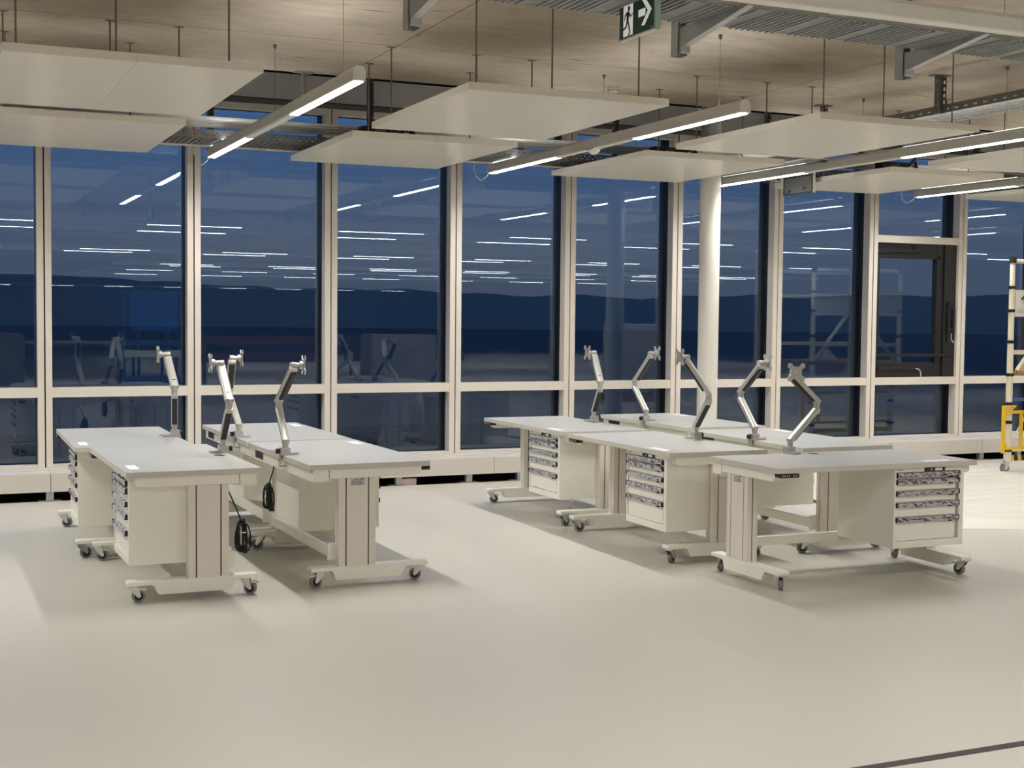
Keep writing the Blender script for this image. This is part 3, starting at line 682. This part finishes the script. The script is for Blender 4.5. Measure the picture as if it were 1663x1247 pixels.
# tray running towards the windows beside the third lamp
def tray_y(label, x0, x1, y0, y1, z, wall, m):
    t = empty('cable_tray', (x0, y0, z)); tag(t, label, 'cable tray'); D = y1-y0; Wd = x1-x0
    b = MB()
    for xx in (0, Wd-0.003):
        h = wall; rr = [0, h*0.3, h*0.48, h]
        b.box(xx, 0, rr[0], xx+0.003, D, rr[1]); b.box(xx, 0, rr[2], xx+0.003, D, rr[3]); y = 0
        while y < D: b.box(xx, y, rr[1], xx+0.003, min(y+0.06, D), rr[2]); y += 0.10
    b.build('side_wall', m, t)
    b = MB(); b.box(0, 0, -0.003, 0.04, D, 0); b.box(Wd-0.04, 0, -0.003, Wd, D, 0); y = 0.01
    while y < D-0.03: b.box(0.04, y, -0.003, Wd-0.04, y+0.028, 0); y += 0.055
    b.build('slotted_bottom', M['galv'], t); return t  # lighter sheet paints in the light on the bottom strips
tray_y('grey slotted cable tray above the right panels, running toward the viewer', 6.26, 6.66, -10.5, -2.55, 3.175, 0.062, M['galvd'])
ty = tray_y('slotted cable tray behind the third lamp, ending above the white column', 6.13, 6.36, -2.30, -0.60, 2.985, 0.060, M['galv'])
b = MB(); b.box(-0.02, 1.70, -0.03, 0.25, 1.74, 0.075); b.build('end_bracket', M['galv'], ty, 0.002)
r = tag(empty('tray_riser', (6.13, -2.56, 2.985)), 'pale slotted riser joining the two cable trays', 'tray fitting')
b = MB()
for k in range(8):
    y = 0.02+k*0.03; z = 0.19*(1-k/7.0); b.box(0.0, y, z-0.002, 0.225, y+0.017, z+0.002)
for xx in (0.0, 0.22):
    b.prism([(0, 0.17), (0.26, 0.0), (0.26, 0.06), (0, 0.24)], 'x', xx, xx+0.005)
b.build('slotted_plate', M['signwhite'], r)
def hanger(name, x, y, ztop, zbot, label, m, grp=None, w=0.045):
    t = empty(name, (x, y, zbot)); tag(t, label, 'hanger', grp); H = ztop-zbot
    b = MB(); b.box(-w/2, -0.002, 0, w/2, 0.002, H); 
    for s in (-1, 1):
        xx = s*w/2
        b.box(xx-0.0015, -0.045, 0, xx+0.0015, -0.033, H); b.box(xx-0.0015, -0.012, 0, xx+0.0015, 0.0, H); z = 0
        while z < H: b.box(xx-0.0015, -0.033, z, xx+0.0015, -0.012, min(z+0.022, H)); z += 0.05
    b.build('slotted_profile', m, t)
    MB().box(-0.075, -0.05, H-0.008, 0.075, 0.03, H).build('head_plate', m, t)
    return t
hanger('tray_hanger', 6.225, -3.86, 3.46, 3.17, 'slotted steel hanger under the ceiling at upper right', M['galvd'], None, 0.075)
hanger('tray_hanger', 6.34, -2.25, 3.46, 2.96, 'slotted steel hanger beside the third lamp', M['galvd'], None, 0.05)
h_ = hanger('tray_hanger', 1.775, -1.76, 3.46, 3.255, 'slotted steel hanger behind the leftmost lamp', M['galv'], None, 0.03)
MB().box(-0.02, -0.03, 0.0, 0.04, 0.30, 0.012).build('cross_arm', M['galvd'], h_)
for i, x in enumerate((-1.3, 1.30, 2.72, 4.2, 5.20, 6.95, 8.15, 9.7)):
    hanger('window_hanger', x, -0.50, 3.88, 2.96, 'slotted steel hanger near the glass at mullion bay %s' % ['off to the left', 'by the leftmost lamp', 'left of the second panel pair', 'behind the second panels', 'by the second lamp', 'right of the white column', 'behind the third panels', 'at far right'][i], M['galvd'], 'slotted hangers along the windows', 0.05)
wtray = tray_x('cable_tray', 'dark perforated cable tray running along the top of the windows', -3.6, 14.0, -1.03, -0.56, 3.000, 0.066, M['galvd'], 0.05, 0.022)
tag(box(-3.6, -0.56, 2.985, 14.0, -0.52, 3.022).build('support_rail', M['frame']), 'cream rail along the window side of the dark tray', 'rail')
for i in range(4):
    y = -1.13+i*0.155; b = MB(); b.box(-3.6, y, 3.145, 14.0, y+0.090, 3.149); b.box(-3.6, y, 3.149, 14.0, y+0.003, 3.160); b.box(-3.6, y+0.087, 3.149, 14.0, y+0.090, 3.160)
    tag(b.build('ceiling_slat', M['pipe']), 'long white slat above the window tray, %s of four' % ['nearest the room', 'second from the room', 'third from the room', 'nearest the glass'][i], 'slat', 'white slats along the windows')
# dark boxes and looped cables lying in the window tray
for (x, y, l) in ((5.35, -1.25, 'dark junction box above the panels right of the second lamp'), (7.9, -1.3, 'dark junction box above the far right panels'), (2.55, -1.28, 'dark junction box between the leftmost panels')):
    t = tag(empty('junction_box', (x, y, 3.03)), l, 'junction box', 'junction boxes in the window tray')
    MB().box(-0.16, -0.06, 0, 0.16, 0.06, 0.11).build('body', M['black'], t, 0.006); MB().box(-0.05, -0.063, 0.02, 0.04, -0.059, 0.09).build('lid', M['signgrey'], t)
    bb = MB()
    for k in range(4): bb.tube([(0.16, -0.02+0.01*k, 0.05), (0.24, -0.02*k, 0.10+0.02*k), (0.33, 0.0, 0.06), (0.36, 0.01*k, 0.0)], 0.008, 6)
    bb.build('cable', M['rubber'], t, 0, True)

# smoke detector
t = tag(empty('smoke_detector', (4.24, -2.27, 3.46)), 'white round smoke detector on the concrete ceiling', 'smoke detector')
MB().cyl((0, 0, -0.022), (0, 0, 0), 0.056, 24, 0.05).build('base', M['signwhite'], t, 0, True)
MB().cyl((0, 0, -0.048), (0, 0, -0.022), 0.036, 24, 0.052).build('cap', M['signwhite'], t, 0, True)
b = MB()
for k in range(12):
    a = 2*PI*k/12; b.box(-0.006, 0.043, -0.034, 0.006, 0.050, -0.028, Matrix.Rotation(a, 4, 'Z'))
b.build('vent', M['black'], t)

# ------------------------------------------------------------------ exit signs
def exit_sign(x, ya, yb, z0, z1, label):
    """double-sided hanging sign: ya far end, yb near end; the face looks to -x"""
    t = tag(empty('exit_sign', (x, ya, z0)), label, 'exit sign'); w = ya-yb; h = z1-z0
    box(0.0, -w, 0.0, 0.020, 0, h).build('plate', M['green'], t)
    box(0.001, -w-0.014, -0.004, 0.026, -w, h+0.004).build('edge', M['signedge'], t)
    box(-0.002, -w, -0.007, 0.022, 0, 0.0).build('lower_edge', M['signwhite'], t)
    def shape(name, m, polys, lay):
        b = MB()
        for p in polys: b.prism([(-u*w, v*h) for (u, v) in p], 'x', -0.0006*lay-0.0002, -0.0006*(lay-1)-0.0001)
        return b.build(name, m, t)
    shape('door_symbol', M['signlit'], [[(0.12, 0.05), (0.40, 0.05), (0.40, 0.95), (0.12, 0.95)]], 1)
    shape('arrow', M['signlit'], [[(0.56, 0.44), (0.76, 0.44), (0.76, 0.64), (0.56, 0.64)], [(0.645, 0.18), (0.745, 0.18), (0.94, 0.54), (0.83, 0.54)], [(0.83, 0.54), (0.94, 0.54), (0.745, 0.92), (0.645, 0.92)]], 1)
    c = [(0.285+0.036*math.cos(2*PI*i/18), 0.80+0.072*math.sin(2*PI*i/18)) for i in range(18)]
    shape('running_figure', M['green'], [c,
        [(0.215, 0.715), (0.285, 0.735), (0.300, 0.66), (0.270, 0.44), (0.215, 0.44)],
        [(0.285, 0.735), (0.335, 0.58), (0.315, 0.545), (0.272, 0.66)], [(0.325, 0.545), (0.395, 0.595), (0.398, 0.635), (0.318, 0.585)],
        [(0.225, 0.715), (0.165, 0.665), (0.175, 0.625), (0.245, 0.655)], [(0.165, 0.665), (0.140, 0.50), (0.160, 0.49), (0.190, 0.64)],
        [(0.240, 0.46), (0.275, 0.46), (0.335, 0.16), (0.300, 0.14)], [(0.215, 0.46), (0.255, 0.46), (0.215, 0.285), (0.180, 0.285)],
        [(0.215, 0.285), (0.185, 0.335), (0.075, 0.27), (0.085, 0.20), (0.110, 0.225)], [(0.255, 0.05), (0.300, 0.05), (0.335, 0.14), (0.310, 0.17)]], 2)
    MB().cyl((0.01, -w*0.5, h), (0.01, -w*0.5, ZC-z0), 0.006, 8).build('hanging_rod', M['rod'], t)
    b = MB(); b.box(-0.0006, -w*0.985, 0.045*h, -0.0002, -w*0.90, 0.075*h); b.build('maker_mark', M['signedge'], t)
exit_sign(1.97, -6.58, -6.895, 2.846, 3.008, 'green exit sign with running figure and right arrow under the wide tray')
t = tag(empty('back_sign', (6.90, -0.895, 2.796)), 'grey back of a hanging sign beside the third lamp, above the windows', 'sign')
box(0, -0.475, 0, 0.02, 0, 0.185).build('plate', M['signgrey'], t)
MB().cyl((0.01, -0.24, 0.185), (0.01, -0.24, 1.084), 0.008, 8).build('hanging_rod', M['rod'], t)
b = MB(); b.box(-0.004, -0.475, 0, 0.0, 0, 0.012); b.box(-0.004, -0.475, 0.163, 0.0, 0, 0.175); b.box(-0.004, -0.012, 0, 0.0, 0, 0.175); b.box(-0.004, -0.475, 0, 0.0, -0.463, 0.175); b.build('rim', M['black'], t)
b = MB(); b.box(0.0, -0.490, -0.004, 0.022, -0.476, 0.30); b.box(0.0, 0.001, 0.10, 0.03, 0.06, 0.30); b.build('holder', M['signwhite'], t)
b = MB(); b.tube([(-0.006, -0.13, 0.03), (-0.010, -0.11, 0.045), (-0.006, -0.09, 0.02)], 0.004, 6); b.tube([(-0.006, -0.38, 0.04), (-0.010, -0.36, 0.06), (-0.006, -0.33, 0.035)], 0.004, 6); b.build('wire_end', M['black'], t)

# ------------------------------------------------------------------ mobile scaffold at the right edge
def scaffold():
    x0, y0 = 9.318, -1.506
    t = tag(empty('mobile_scaffold', (x0, y0, 0)), 'cream telescopic mobile scaffold with yellow guard frame at the right edge', 'scaffold')
    for k, (px, py) in enumerate(((0, 0), (1.25, 0), (0, -0.75), (1.25, -0.75))):
        b = MB()
        segs = [(0.13, 0.24, 0.040), (0.24, 0.53, 0.0385), (0.53, 0.72, 0.036), (0.72, 1.02, 0.034), (1.02, 1.36, 0.032), (1.36, 1.68, 0.030), (1.68, 1.92, 0.028), (1.92, 2.20, 0.026)]
        for (a, c, r) in segs: b.cyl((px, py, a), (px, py, c), r, 20)
        b.build('telescopic_leg', M['scaf'], t, 0, True)
        c_ = MB()
        for (a, _, r) in segs[1:]: c_.cyl((px, py, a-0.016), (px, py, a+0.016), r+0.006, 16); c_.box(px-r-0.022, py-0.015, a-0.008, px-r, py+0.015, a+0.006)
        c_.cyl((px, py, 2.17), (px, py, 2.235), 0.036, 12); c_.build('collar', M['black'], t)
        w = MB(); w.cyl((px-0.035, py-0.016, 0.052), (px-0.035, py+0.016, 0.052), 0.052, 24); wo_ = w.build('wheel', M['tire'], t, 0.004, True)
        f = MB(); f.prism([(px-0.045, 0.14), (px+0.035, 0.14), (px-0.02, 0.035), (px-0.05, 0.04)], 'y', py-0.021, py-0.018); f.prism([(px-0.045, 0.14), (px+0.035, 0.14), (px-0.02, 0.035), (px-0.05, 0.04)], 'y', py+0.018, py+0.021)
        f.box(px-0.085, py-0.014, 0.098, px-0.02, py+0.014, 0.112); f.cyl((px, py, 0.11), (px, py, 0.145), 0.036, 16); f.build('caster_fork', M['chrome'], t)
    for py in (0, -0.75):
        MB().cyl((0.02, py, 2.19), (1.23, py, 2.19), 0.022, 10).build('top_rail', M['scaf'], t, 0, True)
        for z in (1.85, 1.23): MB().box(0.02, py-0.012, z, 1.23, py+0.012, z+0.045).build('cross_rail', M['scaf'], t)
    b = MB()
    for (z, hh) in ((1.62, 0.25),): b.box(0.03, -0.02, z, 1.22, 0.0, z+hh)
    bo = b.build('side_board', M['signwhite'], t, 0.004)
    b = MB(); b.box(0.05, -0.024, 1.655, 0.14, -0.018, 1.70); b.build('board_plate', M['print'], t)
    b = MB(); b.prism(rounded(0.03, 0.08, 0.014, 3, 0.16, 1.79), 'y', -0.03, -0.021); b.cyl((0.15, -0.026, 1.83), (0.11, -0.026, 1.80), 0.012, 8); b.build('snap_hook', M['black'], t)
    b = MB(); b.box(0.03, -0.74, 1.015, 1.22, -0.03, 1.045); b.build('platform', M['orange'], t)
    b = MB(); b.box(0.03, -0.02, 1.02, 1.22, -0.014, 1.06); b.build('warning_label', M['yellow'], t)
    # yellow guard frame
    b = MB()
    for xx in (-0.105, 0.135, 1.30): b.box(xx-0.017, -0.052, 0.212 if xx < 0 else 0.26, xx+0.017, -0.028, 0.700 if xx < 0 else 0.635)
    b.box(-0.105, -0.050, 0.620, 1.30, -0.030, 0.652); b.box(-0.105, -0.050, 0.245, 1.30, -0.030, 0.275)
    b.prism([(-0.088, 0.56), (-0.03, 0.622), (-0.075, 0.622), (-0.088, 0.60)], 'y', -0.048, -0.034); b.prism([(-0.088, 0.34), (-0.04, 0.275), (-0.075, 0.275), (-0.088, 0.31)], 'y', -0.048, -0.034)
    b.box(-0.122, -0.050, 0.692, 0.06, -0.030, 0.706); b.prism([(-0.04, 0.652), (0.0, 0.652), (0.06, 0.694), (0.02, 0.694)], 'y', -0.048, -0.034)
    b.build('guard_frame', M['yellow'], t, 0.003)
    b = MB(); b.box(0.05, -0.02, 0.128, 1.22, -0.012, 0.185, Matrix.Rotation(0.0, 4, 'Y')); b.build('toe_board', M['yellow'], t)
    for k in range(12): MB().prism([(0.075+k*0.10, 0.128), (0.125+k*0.10, 0.128), (0.115+k*0.10, 0.185), (0.065+k*0.10, 0.185)], 'y', -0.022, -0.0195).build('hazard_stripe', M['black'], t)
    b = MB(); b.cyl((0.045, 0.0, 0.76), (1.22, 0.0, 0.76), 0.016, 10); b.build('blue_brace', M['blue'], t, 0, True)
    for (xa, xb) in ((0.06, 0.55), (1.19, 0.70)): MB().cyl((xa, -0.03, 1.06), (xb, -0.03, 1.63), 0.022, 8).build('diagonal_brace', M['scaf'], t, 0, True)
    b = MB(); b.cyl((0.12, 0.02, 0.40), (0.55, 0.02, 1.0), 0.010, 8); b.build('diagonal_brace', M['scaf'], t, 0, True)
    b = MB(); b.prism([(0.10, 1.06), (0.40, 1.06), (0.22, 1.22)], 'y', -0.01, 0.0); b.build('ladder_hook', M['signwhite'], t)
scaffold()

# ------------------------------------------------------------------ creased protective sheet on the floor at right
def sheet():
    b = MB(); nx, ny = 110, 130; rows = []
    for j in range(ny+1):
        v = j/ny; row = []
        for i in range(nx+1):
            u = i/nx; x = 6.05+u*6.4
            yf = -4.20-0.50*(x-6.05)+0.10*noise.noise((x*1.3, 0, 2)); y = yf+(-0.72-yf)*v
            z = 0.004+0.030*abs(noise.noise((x*0.45, y*3.6, 0)))+0.014*abs(noise.noise((x*1.1, y*8, 3)))
            fold = math.exp(-((v-0.075)/0.05)**2)*(0.55+0.6*noise.noise((x*1.1, 5, 0)))
            z += 0.085*max(0, fold)*(1-math.exp(-(x-6.05)*3))
            z *= min(1.0, 0.15+v*14)
            x -= 0.05*noise.noise((y*1.7, 3, 3))*(1-u)
            row.append(b.bm.verts.new((x, y, z)))
        rows.append(row)
    for j in range(ny):
        for i in range(nx): b.bm.faces.new((rows[j][i], rows[j][i+1], rows[j+1][i+1], rows[j+1][i]))
    o = b.build('protective_sheet', M['foil'], None, 0, True)
    o.modifiers.new('thickness', 'SOLIDIFY').thickness = 0.002
    tag(o, 'creased cream protective sheet covering the floor at right', 'sheet')
sheet()

# ------------------------------------------------------------------ things behind the viewer that the glass mirrors
def lift(x, y):
    t = tag(empty('scissor_lift', (x, y, 0)), 'blue platform lift mirrored dimly in a left window', 'lift')
    box(-0.55, -0.35, 0.10, 0.55, 0.35, 0.45).build('chassis', M['blue'], t, 0.02)
    for (a, c) in ((-0.4, -0.3), (0.4, -0.3), (-0.4, 0.3), (0.4, 0.3)): MB().cyl((a, c-0.05, 0.15), (a, c+0.05, 0.15), 0.15, 20).build('wheel', M['tire'], t)
    b = MB()
    for xx in (-0.5, -0.25, 0.25, 0.5):
        for yy in (-0.32, 0.32): b.cyl((xx, yy, 0.45), (xx, yy, 1.95), 0.025, 8)
    for z in (1.05, 1.95): b.box(-0.52, -0.34, z-0.04, 0.52, 0.34, z)
    b.build('cage', M['blue'], t); box(-0.40, 0.30, 1.25, 0.40, 0.34, 1.90).build('panel', M['blue'], t); box(-0.50, 0.33, 0.80, 0.50, 0.345, 0.92).build('stripe', M['signwhite'], t)
lift(2.75, -11.75)
for (x, y, w, h, l) in ((-2.3, -12.8, 1.2, 1.1, 'far left'), (0.1, -15.2, 1.6, 1.15, 'beside the blue lift'), (7.6, -12.5, 1.4, 1.2, 'behind the right benches'), (11.4, -9.9, 1.0, 1.45, 'toward the scaffold')):
    t = tag(empty('wrapped_pallet', (x, y, 0)), 'film wrapped pallet of goods mirrored in the glass, %s' % l, 'pallet', 'film wrapped pallets')
    b = MB()
    for k in range(5): b.box(-w/2, -0.4+k*0.18, 0.10, w/2, -0.3+k*0.18, 0.125)
    for k in (-0.4, 0.0, 0.38): b.box(-w/2, k-0.05, 0, w/2, k+0.05, 0.10)
    b.build('pallet_deck', M['wood'], t); box(-w/2+0.03, -0.38, 0.125, w/2-0.03, 0.38, h).build('wrapped_load', M['wrap'], t, 0.06)

for (x, y, l) in ((5.2, -13.6, 'nearest the blue lift'), (8.2, -13.8, 'farther right')):
    t = tag(empty('barrier', (x, y, 0)), 'orange brown board barrier mirrored low in the windows, %s' % l, 'barrier', 'board barriers mirrored in the glass')
    for z in (0.62, 0.98): box(-1.3, -0.012, z, 1.3, 0.012, z+0.16).build('board', M['orange'], t)
    for xx in (-1.15, 1.15): box(xx-0.03, -0.045, 0, xx+0.03, -0.0125, 1.2).build('post', M['wood'], t);
